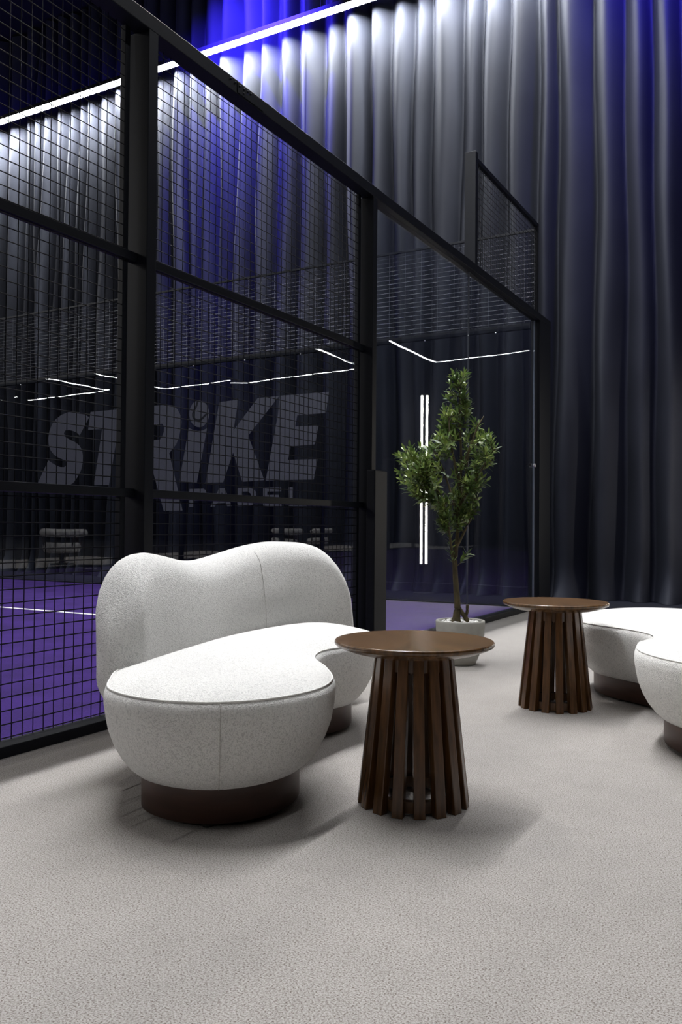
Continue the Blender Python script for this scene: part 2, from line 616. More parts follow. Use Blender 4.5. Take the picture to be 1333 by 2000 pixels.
strip(-14.1, -2.9, 9.84, 9.95, M['led_back'], 'long white light strip running along the top of the back curtain', blue=True)
strip(-2.98, -2.88, 1.3, 9.8, M['led'], 'white light strip high above the side fence of the court')
strip(1.0, 1.1, -0.4, 9.8, M['led_next'], 'white light strip high above the right edge of the lounge')
strip(-14.17, -14.05, -15.55, 9.8, M['led_rest'], 'white light strip high above the far side of the court')
strip(-14.15, 1.0, -15.67, -15.55, M['led_rest'], 'white light strip along the rear of the near court, mirrored in glass')
strip(-17.57, -17.45, -15.9, 9.8, M['led_rest'], 'white light strip on the near edge of the second court')
strip(-29.3, -17.47, -16.02, -15.90, M['led_rest'], 'white light strip along the rear of the second court')
strip(-29.32, -29.20, -15.9, 9.8, M['led_rest'], 'white light strip on the far edge of the second court')
strip(-32.32, -32.20, -14.9, 9.8, M['led_rest'], 'white light strip on the near edge of the third court')
strip(-44.0, -32.22, -15.02, -14.90, M['led_rest'], 'white light strip along the rear of the third court')

# blue wall washers under the ceiling in front of the curtain
for x, w, lab in ((-7.2, 1.0, 'blue wall washer under the ceiling before the middle of the curtain'),
                  (-1.2, 0.42, 'blue wall washer under the ceiling near the right end of the curtain')):
    t = thing('wall_washer', lab, 'lamp', (x, 8.9, 9.45))
    MB().box(-0.35, 0.35, -0.09, 0.09, -0.02, 0.08).build('housing', M['housing'], t, bevel=0.008)
    MB().box(-0.03, 0.03, -0.02, 0.02, 0.08, 0.15).build('bracket', M['housing'], t)
    ld = bpy.data.lights.new('blue_lamp', 'AREA')
    ld.shape = 'RECTANGLE'
    ld.size = 0.66
    ld.size_y = 0.14
    ld.color = (0.05, 0.03, 1.0)
    ld.energy = BLUE_WASH * w
    ld.spread = math.radians(76)
    lo = bpy.data.objects.new('blue_lamp', ld)
    COL.objects.link(lo)
    lo.parent = t
    lo.location = (0, 0, -0.03)
    lo.rotation_euler = (math.radians(43), 0, 0)

# court floodlights
for x, y, lab in ((-5.1, 4.6, 'court floodlight hanging above the near half of the turf'),):
    t = thing('floodlight', lab, 'lamp', (x, y, 8.2))
    MB().box(-0.3, 0.3, -0.22, 0.22, 0.0, 0.09).build('housing', M['housing'], t, bevel=0.01)
    MB().tube([(0, 0, 0.09), (0, 0, 1.4)], 0.02, 8).build('pole', M['housing'], t)
    ld = bpy.data.lights.new('flood_lamp', 'AREA')
    ld.shape = 'RECTANGLE'
    ld.size = 0.5
    ld.size_y = 0.36
    ld.color = (1.0, 0.97, 0.93)
    ld.energy = FLOOD
    lo = bpy.data.objects.new('flood_lamp', ld)
    COL.objects.link(lo)
    lo.parent = t
    lo.location = (0, 0, -0.01)

# ------------------------------------------------------------------ curtain
rc = random.Random(11)
folds = []
x = -15.6
while x < 3.2:
    w = rc.uniform(0.21, 0.44)
    folds.append((x, w, rc.uniform(0.19, 0.32), rc.uniform(0.35, 0.65), rc.uniform(0, 6.28), rc.uniform(0.0, 1.0), rc.uniform(0.5, 1.0)))
    x += w


def curtain_y(x, z):
    xs = x + 0.035 * math.sin(0.55 * z + 1.7 * x) + 0.012 * math.sin(2.1 * z + 5 * x)
    lo, hi = 0, len(folds) - 1
    while lo < hi:
        mid = (lo + hi + 1) // 2
        if folds[mid][0] <= xs:
            lo = mid
        else:
            hi = mid - 1
    x0, w, a, sk, ph, fl, ex = folds[lo]
    u = min(1.0, max(0.0, (xs - x0) / w))
    v = u / sk * 0.5 if u < sk else 0.5 + (u - sk) / (1 - sk) * 0.5
    s = math.sin(math.pi * v) ** (0.7 + 0.5 * ex)
    amp = a * (1.15 - 0.05 * z / 2) * (0.9 + 0.15 * math.sin(0.9 * z + ph))
    y = YC + 0.10 - amp * s + 0.02 * math.sin(9 * x + 0.8 * z)
    if z < 0.4:
        k = (1 - z / 0.4) ** 2
        y -= k * (0.05 + 0.20 * fl * s + 0.04 * math.sin(17 * x))
    return y


zrows = [0.004, 0.02, 0.05, 0.09, 0.14, 0.2, 0.28, 0.38, 0.5, 0.7] + [0.7 + 8.85 * (i + 1) / 26 for i in range(26)]
panels = [(-0.35, 2.9, 'dark grey pleated curtain panel beyond the right edge of the picture'),
          (-3.35, -0.35, 'dark grey pleated curtain panel hanging at the right, behind the far side table'),
          (-6.35, -3.35, 'pleated curtain panel behind the olive tree and the glass corner'),
          (-9.35, -6.35, 'pleated curtain panel behind the middle of the glass back wall'),
          (-12.35, -9.35, 'pleated curtain panel behind the first half of the logo lettering'),
          (-15.4, -12.35, 'pleated curtain panel at the far left edge of the picture')]
for x0, x1, lab in panels:
    n = int((x1 - x0) / 0.02)
    vs, fs = [], []
    for j, z in enumerate(zrows):
        for i in range(n + 1):
            xx = x0 + (x1 - x0 + 0.02) * i / n
            yy = curtain_y(xx, z)
            if i >= n - 1:
                yy += 0.03
            vs.append((xx, yy, z))
    for j in range(len(zrows) - 1):
        for i in range(n):
            a = j * (n + 1) + i
            fs.append((a, a + 1, a + n + 2, a + n + 1))
    me = bpy.data.meshes.new('curtain')
    me.from_pydata(vs, [], fs)
    o = link('curtain', me, M['curtain'], None, True)
    tag(o, lab, 'curtain', 'curtain panels along the back of the hall')

# ------------------------------------------------------------------ side fence of the court (wire mesh part)
XI = -2.692
XM = -2.645            # plane of the wire mesh
fence = thing('court_fence', 'black steel mesh fence along the near side of the purple court', 'fence', (XF, 2.835, 0))
FO = Vector((XF, 2.835, 0))


def fbox(name, x0, x1, y0, y1, z0, z1, m='steel', bev=0.003, parent=None, org=FO):
    return MB().box(x0 - org.x, x1 - org.x, y0 - org.y, y1 - org.y, z0, z1).build(name, M[m], parent or fence, bevel=bev)


def wires(name, plane, fixed, a0, a1, z0, z1, parent, org, step=0.05, r=0.0024, aoff=0.0, zoff=0.0, m='wire', vstep=1):
    mb = MB()

    def rod(p, q, u, w):                    # a wire of diamond section from p to q
        b = len(mb.v)
        for c in (p, q):
            for s1, s2 in ((1, 0), (0, 1), (-1, 0), (0, -1)):
                mb.v.append(tuple(c[k] - org[k] + u[k] * s1 * r + w[k] * s2 * r for k in range(3)))
        for k in range(4):
            mb.f.append((b + k, b + (k + 1) % 4, b + 4 + (k + 1) % 4, b + 4 + k))
    X, Y, Z = (1, 0, 0), (0, 1, 0), (0, 0, 1)
    n = int((a1 - a0 - aoff) / (step * vstep)) + 1
    for i in range(n):
        a = a0 + aoff + i * step * vstep
        if plane == 'x':
            rod((fixed, a, z0), (fixed, a, z1), X, Y)
        else:
            rod((a, fixed, z0), (a, fixed, z1), X, Y)
    k = int((z1 - z0 - zoff) / step) + 1
    for i in range(k):
        z = z0 + zoff + i * step
        if plane == 'x':
            rod((fixed + 2 * r, a0, z), (fixed + 2 * r, a1, z), X, Z)
        else:
            rod((a0, fixed - 2 * r, z), (a1, fixed - 2 * r, z), Y, Z)
    o = mb.build(name, M[m], parent)
    o['kind'] = 'stuff'
    return o


for y in (4.958, 2.805, 0.655, -1.5):
    fbox('post', XI, XF, y, y + 0.06, 0, 3.03)
fbox('top_rail', -2.655, XF, -1.7, 9.2, 3.03, 3.10)
for a, b in ((2.865, 4.958), (0.715, 2.805), (-1.44, 0.655)):
    fbox('bottom_rail', -2.66, XF, a, b, 0, 0.042)
    fbox('transom', -2.665, -2.625, a, b, 2.005, 2.045)
    fbox('transom', -2.665, -2.625, a, b, 0.968, 1.006)
    fbox('mesh_frame', -2.665, -2.635, b - 0.075, b - 0.045, 0.04, 3.03)
    wires('wire_mesh', 'x', XM, a, b - 0.05, 0.04, 3.03, fence, FO, zoff=0.012, aoff=0.02)
fbox('splice_plate', XF, XF + 0.004, 3.45, 3.68, 3.036, 3.092, bev=0.001)
for y, z in ((3.393, 3.079), (3.432, 3.077), (3.466, 3.074), (3.504, 3.074), (3.536, 3.078), (3.563, 3.077), (3.50, 3.052)):
    mb = MB()
    mb.lathe([(0.0055, 0), (0.0055, 0.004), (0.003, 0.007)], 6)
    mb.v = [(p[2] + 0.003, p[0] + y - FO.y, p[1] + z) for p in mb.v]
    mb.build('bolt', M['steel'], fence)
fbox('guard_post', -2.567, -2.505, 4.885, 5.065, 0, 1.214, bev=0.006)

# ------------------------------------------------------------------ glass corner of the side wall
sg = thing('glass_wall', 'clear side glass of the court behind the olive tree, with mesh above its end', 'glass wall', (XF, 6.85, 0))
SO = Vector((XF, 6.85, 0))
for a, b in ((5.02, 6.835), (6.845, 8.745)):
    MB().box(-2.622 - SO.x, -2.617 - SO.x, a - SO.y, b - SO.y, 0.05, 3.03).build('pane', M['glass_side'], sg)
fbox('joint_edge', -2.627, -2.613, 6.837, 6.843, 0.05, 3.03, 'joint', 0, sg, SO)
fbox('glass_edge', -2.628, -2.612, 8.747, 8.760, 0.05, 3.02, 'edge', 0.002, sg, SO)
fbox('base_channel', -2.66, XF, 5.02, 9.2, 0, 0.052, 'steel', 0.004, sg, SO)
fbox('corner_post', -2.67, XF, 8.80, 9.2, 0, 3.03, 'steel', 0.004, sg, SO)
fbox('upper_post', -2.67, XF - 0.002, 6.862, 6.922, 3.10, 4.075, 'steel', 0.003, sg, SO)
fbox('upper_post', -2.63, -2.59, 8.765, 8.80, 3.10, 4.055, 'steel', 0.003, sg, SO)
fbox('top_bar', -2.63, -2.59, 6.922, 8.80, 4.015, 4.055, 'steel', 0.003, sg, SO)
wires('wire_mesh', 'x', -2.612, 6.93, 8.76, 3.10, 4.02, sg, SO, zoff=0.03, aoff=0.03)
mb = MB()
mb.lathe([(0.012, 0), (0.022, 0.004), (0.022, 0.018), (0.012, 0.024)], 12)
mb.v = [(p[2] - 2.612 - SO.x, p[0] + 8.72 - SO.y, p[1] + 1.495) for p in mb.v]
mb.build('glass_clamp', M['chrome'], sg, True)
mb = MB()
mb.lathe([(0.01, 0), (0.016, 0.004), (0.016, 0.014)], 10)
mb.v = [(p[2] - 2.612 - SO.x, p[0] + 8.57 - SO.y, p[1] + 1.495) for p in mb.v]
mb.build('glass_clamp', M['steel'], sg, True)

# ------------------------------------------------------------------ glass back wall
bg = thing('glass_wall', 'long glass back wall of the court with a band of wire mesh on top', 'glass wall', (-7.6, YB, 0))
BO = Vector((-7.6, YB, 0))
rt = random.Random(5)
xb = [-2.68, -4.6, -6.6, -8.6, -10.6, -12.57]
for i in range(5):
    a, b = xb[i + 1] + 0.004, xb[i] - 0.004
    o = MB().box((a - b) / 2, (b - a) / 2, -0.006, 0.006, 0.02, 2.985).build('pane', M['glass_back'], bg)
    o.location = ((a + b) / 2 - BO.x, 0, 0)
    o.rotation_euler = (math.radians(rt.uniform(-0.05, 0.05)), 0, math.radians(rt.uniform(-0.05, 0.05)))
fbox('mesh_rail', -12.57, -2.68, YB + 0.02, YB + 0.06, 2.955, 3.02, 'steel', 0.003, bg, BO)
fbox('mesh_rail', -12.57, -2.63, YB + 0.01, YB + 0.035, 3.985, 4.01, 'steel', 0.002, bg, BO)
fbox('base_channel', -12.57, -2.66, YB - 0.012, YB + 0.03, 0, 0.018, 'steel', 0.002, bg, BO)
fbox('wall_post', -12.69, -12.57, YB - 0.03, YB + 0.06, 0, 4.05, 'steel', 0.003, bg, BO)
wires('wire_mesh', 'y', YB + 0.012, -12.57, -2.63, 3.02, 3.985, bg, BO, zoff=0.02, aoff=0.03, r=0.0024, m='wire_lit', vstep=4)
for i in range(12):
    xx = -3.05 - 0.83 * i
    mb = MB()
    mb.lathe([(0.009, 0), (0.009, 0.006), (0.004, 0.009)], 8)
    mb.v = [(p[0] + xx - BO.x, -p[2] - 0.008, p[1] + 2.94) for p in mb.v]
    mb.build('bolt', M['chrome'], bg)

# opposite side of the court, seen mirrored in the glass
of = thing('court_fence', 'steel fence on the opposite side of the court, seen only in reflections', 'fence', (-12.57, 0, 0))
OO = Vector((-12.57, 0, 0))
for k in range(9):
    fbox('post', -12.69, -12.57, 6.7 - 2.1 * k, 6.76 - 2.1 * k, 0, 3.03, 'steel', 0, of, OO)
fbox('top_rail', -12.65, -12.57, -11.2, 8.75, 3.03, 3.10, 'steel', 0, of, OO)
fbox('bottom_rail', -12.66, -12.57, -11.2, 8.75, 0, 0.04, 'steel', 0, of, OO)

# ------------------------------------------------------------------ lettering on the back glass
LET = {
    'S': [(-9.111,2.369),(-9.2,2.417),(-9.3,2.447),(-9.421,2.466),(-9.543,2.467),(-9.665,2.439),(-9.778,2.384),(-9.86,2.315),(-9.914,2.214),(-9.938,2.104),(-9.927,2.008),(-9.884,1.925),(-9.81,1.856),(-9.705,1.806),(-9.602,1.776),(-9.554,1.739),(-9.559,1.695),(-9.6,1.67),(-9.682,1.674),(-9.775,1.701),(-9.859,1.74),(-9.933,1.779),(-10.026,1.634),(-10.166,1.419),(-9.493,1.399),(-9.403,1.445),(-9.324,1.523),(-9.256,1.622),(-9.228,1.722),(-9.226,1.822),(-9.247,1.909),(-9.292,1.968),(-9.393,2.03),(-9.505,2.071),(-9.587,2.111),(-9.615,2.163),(-9.589,2.206),(-9.508,2.209),(-9.416,2.187),(-9.345,2.158),(-9.295,2.12)],
    'T': [(-9.083,2.446),(-8.47,2.451),(-8.166,2.455),(-8.204,2.204),(-8.541,2.194),(-8.711,1.395),(-9.002,1.4),(-8.854,2.189),(-9.127,2.191)],
    'R': [(-8.237,2.457),(-7.872,2.462),(-7.653,2.458),(-7.568,2.443),(-7.484,2.387),(-7.429,2.3),(-7.411,2.217),(-7.421,2.134),(-7.455,2.006),(-7.501,1.916),(-7.619,1.804),(-7.377,1.033),(-7.702,1.029),(-7.89,1.537),(-7.994,1.763),(-8.09,1.401),(-8.429,1.407)],
    'Rc': [(-7.9,2.206),(-7.746,2.208),(-7.711,2.167),(-7.717,2.093),(-7.75,2.029),(-7.785,1.993),(-7.952,1.995)],
    'i': [(-7.286,2.132),(-7.221,2.097),(-7.128,2.079),(-7.048,2.084),(-6.98,2.11),(-7.142,1.398),(-7.44,1.407),(-7.297,2.073)],
    'ball': [(-6.951,2.296),(-6.954,2.257),(-6.966,2.22),(-6.985,2.188),(-7.01,2.161),(-7.041,2.142),(-7.075,2.13),(-7.112,2.128),(-7.149,2.134),(-7.184,2.149),(-7.215,2.172),(-7.242,2.201),(-7.263,2.236),(-7.275,2.275),(-7.28,2.315),(-7.276,2.355),(-7.265,2.392),(-7.245,2.424),(-7.219,2.451),(-7.188,2.47),(-7.153,2.481),(-7.116,2.483),(-7.08,2.476),(-7.045,2.461),(-7.014,2.438),(-6.987,2.408),(-6.968,2.373),(-6.955,2.335)],
    'seam': [(-7.14,2.483),(-7.156,2.422),(-7.196,2.36),(-7.218,2.307),(-7.2,2.251),(-7.142,2.22),(-7.084,2.226),(-7.016,2.277),(-6.962,2.31)],
    'K': [(-6.786,2.437),(-6.484,2.451),(-6.553,2.061),(-6.181,2.45),(-5.855,2.455),(-6.323,1.982),(-6.069,1.411),(-6.407,1.398),(-6.556,1.777),(-6.711,1.396),(-6.998,1.395)],
    'E': [(-5.848,2.457),(-5.139,2.456),(-5.18,2.204),(-5.588,2.199),(-5.616,2.063),(-5.282,2.057),(-5.331,1.831),(-5.68,1.822),(-5.717,1.656),(-5.293,1.652),(-5.345,1.406),(-6.048,1.407),(-5.873,2.215)],
    'P': [(-7.265,1.319),(-7.035,1.319),(-6.993,1.3),(-6.981,1.261),(-6.992,1.202),(-7.033,1.17),(-7.191,1.163),(-7.194,1.082),(-7.262,1.079)],
    'Pc': [(-7.192,1.27),(-7.067,1.269),(-7.05,1.248),(-7.058,1.222),(-7.191,1.22)],
    'A': [(-6.774,1.321),(-6.686,1.321),(-6.571,1.089),(-6.64,1.087),(-6.667,1.133),(-6.807,1.129),(-6.842,1.084),(-6.914,1.083)],
    'Ac': [(-6.769,1.183),(-6.693,1.185),(-6.728,1.27)],
    'D': [(-6.479,1.321),(-6.3,1.321),(-6.239,1.305),(-6.2,1.27),(-6.188,1.207),(-6.198,1.151),(-6.236,1.107),(-6.298,1.091),(-6.477,1.088)],
    'Dc': [(-6.412,1.273),(-6.323,1.272),(-6.281,1.252),(-6.262,1.208),(-6.277,1.161),(-6.318,1.139),(-6.41,1.137)],
    'E2': [(-6.086,1.319),(-5.814,1.318),(-5.813,1.269),(-6.022,1.268),(-6.022,1.227),(-5.845,1.227),(-5.845,1.18),(-6.021,1.179),(-6.021,1.134),(-5.808,1.138),(-5.807,1.086),(-6.084,1.086)],
    'L': [(-5.707,1.319),(-5.645,1.319),(-5.644,1.137),(-5.445,1.138),(-5.444,1.087),(-5.704,1.085)],
}
logo = thing('logo_lettering', 'large grey slanted logo lettering across the glass back wall', 'sign', (-7.6, YB + 0.012, 1.4))


def letter(key, hole=None, m='vinyl', y=0.0, th=0.002):
    bm = bmesh.new()

    def loop(pts):
        vv = [bm.verts.new((px + 7.6, y, pz - 1.4)) for px, pz in pts]
        return [bm.edges.new((vv[i], vv[(i + 1) % len(vv)])) for i in range(len(vv))]
    ed = loop(LET[key])
    if hole:
        ed += loop(LET[hole])
    bmesh.ops.triangle_fill(bm, use_beauty=True, edges=ed)
    r = bmesh.ops.extrude_face_region(bm, geom=bm.faces[:])
    for v in r['geom']:
        if isinstance(v, bmesh.types.BMVert):
            v.co.y += th
    bmesh.ops.recalc_face_normals(bm, faces=bm.faces)
    me = bpy.data.meshes.new('letter')
    bm.to_mesh(me)
    bm.free()
    return link('letter', me, M[m], logo)


for k in ('S', 'T', 'i', 'K', 'E', 'E2', 'L'):
    letter(k)
letter('R', 'Rc')
letter('P', 'Pc')
letter('A', 'Ac')
letter('D', 'Dc')
ball = letter('ball')
ball.name = 'tennis_ball'
pl = [Vector((a + 7.6, b - 1.4)) for a, b in LET['seam']]
pl = [Vector((p.x, p.y, 0)) for p in catmull([(p.x, p.y, 0) for p in pl], 4)]
mb = MB()
L2, R2 = [], []
for i, p in enumerate(pl):
    t = (pl[min(i + 1, len(pl) - 1)] - pl[max(i - 1, 0)]).normalized()
    nrm = Vector((-t.y, t.x, 0)) * 0.015
    L2.append(p + nrm)
    R2.append(p - nrm)
for i in range(len(pl) - 1):
    mb.quad((L2[i].x, -0.001, L2[i].y), (L2[i + 1].x, -0.001, L2[i + 1].y), (R2[i + 1].x, -0.001, R2[i + 1].y), (R2[i].x, -0.001, R2[i].y))
sm = mb.build('ball_seam', M['vinyl_black'], ball)

# ------------------------------------------------------------------ boucle sofas
def sofa(name, label, outline, back, tops, inward, zt=0.405, lean=0.05, seams=()):
    """kidney shaped seat on an inset plinth, backrest along one side; inward = which side of the back path the seat lies on"""
    n = 160
    P = resample(catmull([(a, b, 0) for a, b in outline], 10, True), n, True)
    area = sum(P[i].x * P[(i + 1) % n].y - P[(i + 1) % n].x * P[i].y for i in range(n))
    if area < 0:
        P.reverse()
    cx = sum(p.x for p in P) / n
    cy = sum(p.y for p in P) / n
    t = thing(name, label, 'sofa', (cx, cy, 0), 'white boucle sofas')
    P = [Vector((p.x - cx, p.y - cy, 0)) for p in P]

    def inset(d):
        out = []
        for i in range(n):
            tg = (P[(i + 2) % n] - P[(i - 2) % n]).normalized()
            out.append(P[i] + Vector((-tg.y, tg.x, 0)) * d)
        for _ in range(int(d * 60)):
            out = [(out[i - 1] + out[i] * 2 + out[(i + 1) % n]) * 0.25 for i in range(n)]
        return out
    prof = [(0.15, 0.118), (0.12, 0.110), (0.098, 0.114), (0.074, 0.134), (0.050, 0.165), (0.030, 0.203), (0.015, 0.245),
            (0.007, 0.285), (0.001, 0.325), (0.001, 0.350), (0.006, 0.366), (0.014, 0.374),
            (0.024, 0.379), (0.05, 0.387), (0.085, 0.395), (0.125, 0.401), (0.165, zt)]
    vs, fs = [], []
    for d, z in prof:
        vs += [(p.x, p.y, z) for p in inset(d)]
    for j in range(len(prof) - 1):
        for i in range(n):
            i2 = (i + 1) % n
            fs.append((j * n + i, j * n + i2, (j + 1) * n + i2, (j + 1) * n + i))
    fs.append(tuple(reversed(range(n))))
    fs.append(tuple((len(prof) - 1) * n + i for i in range(n)))
    me = bpy.data.meshes.new('seat')
    me.from_pydata(vs, [], fs)
    seat = link('seat', me, M['boucle'], t, True)
    pi = inset(0.012)
    MB().tube([(p.x, p.y, 0.3742) for p in pi + [pi[0]]], 0.0032, 6, cap=False).build('piping', M['piping'], seat, True)
    for sx, sy in seams:                               # vertical seams of the cover
        i0 = min(range(n), key=lambda k: (P[k].x + cx - sx) ** 2 + (P[k].y + cy - sy) ** 2)
        pts = []
        for d, z in prof[2:12]:
            q = inset(max(0.0, d - 0.0015))[i0 % n]
            pts.append((q.x, q.y, z))
        MB().tube(pts, 0.0014, 5).build('seam', M['seam'], seat, True)
    # plinth
    pr = [(0.118, 0.012), (0.111, 0.016), (0.111, 0.122)]
    vs, fs = [], []
    for d, z in pr:
        vs += [(p.x, p.y, z) for p in inset(d)]
    for j in range(len(pr) - 1):
        for i in range(n):
            i2 = (i + 1) % n
            fs.append((j * n + i, j * n + i2, (j + 1) * n + i2, (j + 1) * n + i))
    fs.append(tuple(reversed(range(n))))
    me = bpy.data.meshes.new('plinth')
    me.from_pydata(vs, [], fs)
    link('plinth', me, M['plinth'], t, True)
    pf = inset(0.14)
    for i in range(0, n, n // 8):
        MB().lathe([(0.014, 0.0), (0.016, 0.003), (0.016, 0.014)], 10, (pf[i].x, pf[i].y, 0)).build('foot', M['foot'], t)
    # backrest
    C = resample(catmull([(a - cx, b - cy, 0) for a, b in back], 12), 61)
    m = len(C)
    L = sum((C[i + 1] - C[i]).length for i in range(m - 1))
    z0 = 0.15
    rows = 22
    half = 0.082

    def top_at(u):
        for (u0, a), (u1, b) in zip(tops, tops[1:]):
            if u <= u1:
                k = (u - u0) / (u1 - u0)
                k = k * k * (3 - 2 * k)
                return a + (b - a) * k
        return tops[-1][1]
    tz = [top_at(i / (m - 1)) for i in range(m)]
    for _ in range(5):
        tz = [tz[0]] + [(tz[i - 1] + 2 * tz[i] + tz[i + 1]) / 4 for i in range(1, m - 1)] + [tz[-1]]
    front, rear = [], []
    for i in range(m):
        u = i / (m - 1)
        tg = (C[min(i + 1, m - 1)] - C[max(i - 1, 0)]).normalized()
        nr = Vector((-tg.y, tg.x, 0)) * inward
        zt2 = tz[i]
        e = min(u, 1 - u) * L
        fe = math.sqrt(max(0.0, 1 - (1 - min(1, e / 0.09)) ** 2))
        fr, rr = [], []
        for j in range(rows + 1):
            v = 1 - (1 - j / rows) ** 1.6
            z = z0 + (zt2 - z0) * v
            et = zt2 - z
            ft = math.sqrt(max(0.0, 1 - (1 - min(1, et / 0.085)) ** 2))
            ln = lean * max(0.0, (z - 0.35)) / 0.4
            h = half * fe * ft
            hump = 0.012 * math.sin(math.pi * min(1, max(0, (z - 0.35) / 0.38)))
            sh = 0.12 * (max(0.0, 0.34 - z) / 0.19) ** 1.6
            endw = (0.5 - u) * 2
            c = C[i] - nr * ln + nr * sh + tg * ((sh * 0.5 + 0.075 * max(0.0, (z - 0.33)) / 0.4) * math.copysign(abs(endw) ** 4, endw) * (1.0 if endw > 0 else 0.5))
            fr.append(c + nr * (h + hump * fe * ft) + Vector((0, 0, z)))
            rr.append(c - nr * h + Vector((0, 0, z)))
        front.append(fr)
        rear.append(rr)
    vs = [tuple(p) for col in front for p in col] + [tuple(p) for col in rear for p in col]
    off = m * (rows + 1)
    fs = []
    for i in range(m - 1):
        for j in range(rows):
            a = i * (rows + 1) + j
            b = a + rows + 1
            fs.append((a, b, b + 1, a + 1))
            fs.append((off + a, off + a + 1, off + b + 1, off + b))
        a = i * (rows + 1)
        fs.append((a, off + a, off + a + rows + 1, a + rows + 1))
    me = bpy.data.meshes.new('backrest')
    me.from_pydata(vs, [], fs)
    bm = bmesh.new()
    bm.from_mesh(me)
    bmesh.ops.remove_doubles(bm, verts=bm.verts, dist=0.0008)
    bmesh.ops.recalc_face_normals(bm, faces=bm.faces)
    bm.to_mesh(me)
    bm.free()
    br = link('backrest', me, M['boucle'], t, True)
    k = int(0.62 * m)
    MB().tube([p + (p - q).normalized() * 0.0005 for p, q in zip(front[k][3:rows - 2], rear[k][3:rows - 2])], 0.0013, 5).build('seam', M['seam'], br, True)
    return t


sofa('boucle_sofa', 'white boucle kidney sofa with wavy backrest standing against the mesh fence',
     [(-1.92, 1.94), (-1.79, 1.805), (-1.61, 1.755), (-1.43, 1.80), (-1.31, 1.93), (-1.265, 2.12), (-1.31, 2.30), (-1.44, 2.48),
      (-1.575, 2.63), (-1.64, 2.80), (-1.605, 2.98), (-1.595, 3.10), (-1.65, 3.26), (-1.77, 3.42), (-1.94, 3.52), (-2.10, 3.50),
      (-2.20, 3.36), (-2.22, 3.1), (-2.20, 2.8), (-2.14, 2.5), (-2.07, 2.25), (-2.01, 2.07)],
     [(-2.015, 2.04), (-2.06, 2.22), (-2.11, 2.45), (-2.19, 2.8), (-2.22, 3.12), (-2.205, 3.45), (-2.075, 3.79)],
     [(0, 0.50), (0.03, 0.66), (0.075, 0.725), (0.14, 0.750), (0.37, 0.704), (0.74, 0.773), (0.86, 0.766), (0.93, 0.73), (0.97, 0.65), (1, 0.50)], -1, seams=((-1.395, 1.825),))
sofa('boucle_sofa', 'white boucle kidney sofa at the right edge, half hidden behind the far side table',
     [(-0.665, 3.66), (-0.61, 3.42), (-0.43, 3.22), (-0.16, 3.14), (0.09, 3.22), (0.24, 3.44), (0.27, 3.72), (0.22, 4.02), (0.10, 4.40),
      (-0.10, 4.75), (-0.35, 5.05), (-0.60, 5.20), (-0.86, 5.18), (-1.06, 5.03), (-1.16, 4.80), (-1.15, 4.54), (-1.07, 4.34),
      (-0.94, 4.22), (-0.79, 4.13), (-0.69, 4.03), (-0.645, 3.92), (-0.652, 3.80)],
     [(0.34, 3.55), (0.29, 3.95), (0.16, 4.40), (-0.06, 4.80), (-0.34, 5.12)],
     [(0, 0.40), (0.04, 0.62), (0.1, 0.71), (0.2, 0.748), (0.45, 0.705), (0.76, 0.768), (0.88, 0.735), (0.95, 0.66), (1, 0.42)], 1)


# ------------------------------------------------------------------ side tables
def make_table(label, loc, rz):
    t = thing('side_table', label, 'side table', loc, 'round slatted side tables', rz)
    mb = MB()
    mb.lathe([(0.175, 0.460), (0.200, 0.466), (0.232, 0.478), (0.244, 0.484), (0.2465, 0.488), (0.2465, 0.494), (0.2435, 0.498)], 72)
    top = mb.build('tabletop', M['top_wood'], t, True)
    for p in top.data.polygons:
        if len(p.vertices) > 4:
            p.use_smooth = False
    mb = MB()
    mb.lathe([(0.112, 0.413), (0.112, 0.461)], 48)
    mb.lathe([(0.085, 0.461), (0.085, 0.405)], 48)
    mb.build('upper_ring', M['wood'], t)
    ring = MB()
    nn = 48
    for r, z in ((0.142, 0.008), (0.142, 0.042), (0.118, 0.042), (0.118, 0.008)):
        for i in range(nn):
            a = 2 * math.pi * i / nn
            ring.v.append((r * math.cos(a), r * math.sin(a), z))
    for j in range(4):
        for i in range(nn):
            i2 = (i + 1) % nn
            j2 = (j + 1) % 4
            ring.f.append((j * nn + i, j * nn + i2, j2 * nn + i2, j2 * nn + i))
    ring.build('lower_ring', M['wood'], t)
    wi, de = 0.034, 0.030
    mb = MB()
    zb, ztp = 0.0, 0.462
    ro0, ro1 = 0.172, 0.120
    for r, z in ((ro0, zb), (ro1, ztp)):
        w2 = wi / 2 * (1.0 if z == zb else 0.93)
        mb.v += [(r - de, -w2, z), (r, -w2, z), (r, w2, z), (r - de, w2, z)]
    mb.f = [(0, 3, 2, 1), (4, 5, 6, 7), (0, 1, 5, 4), (1, 2, 6, 5), (2, 3, 7, 6), (3, 0, 4, 7)]
    me = mb.mesh('slat', 0.0025)
    me.materials.append(M['wood'])
    for i in range(16):
        o = link('slat', me, None, t)
        o.rotation_euler = (0, 0, 2 * math.pi * i / 16)
    return t


make_table('round walnut side table in front, beside the sofa with the wavy backrest', (-1.098, 2.415, 0), 0.15)
make_table('round walnut side table further back, before the sofa at the right edge', (-1.10, 4.035, 0), 0.40)

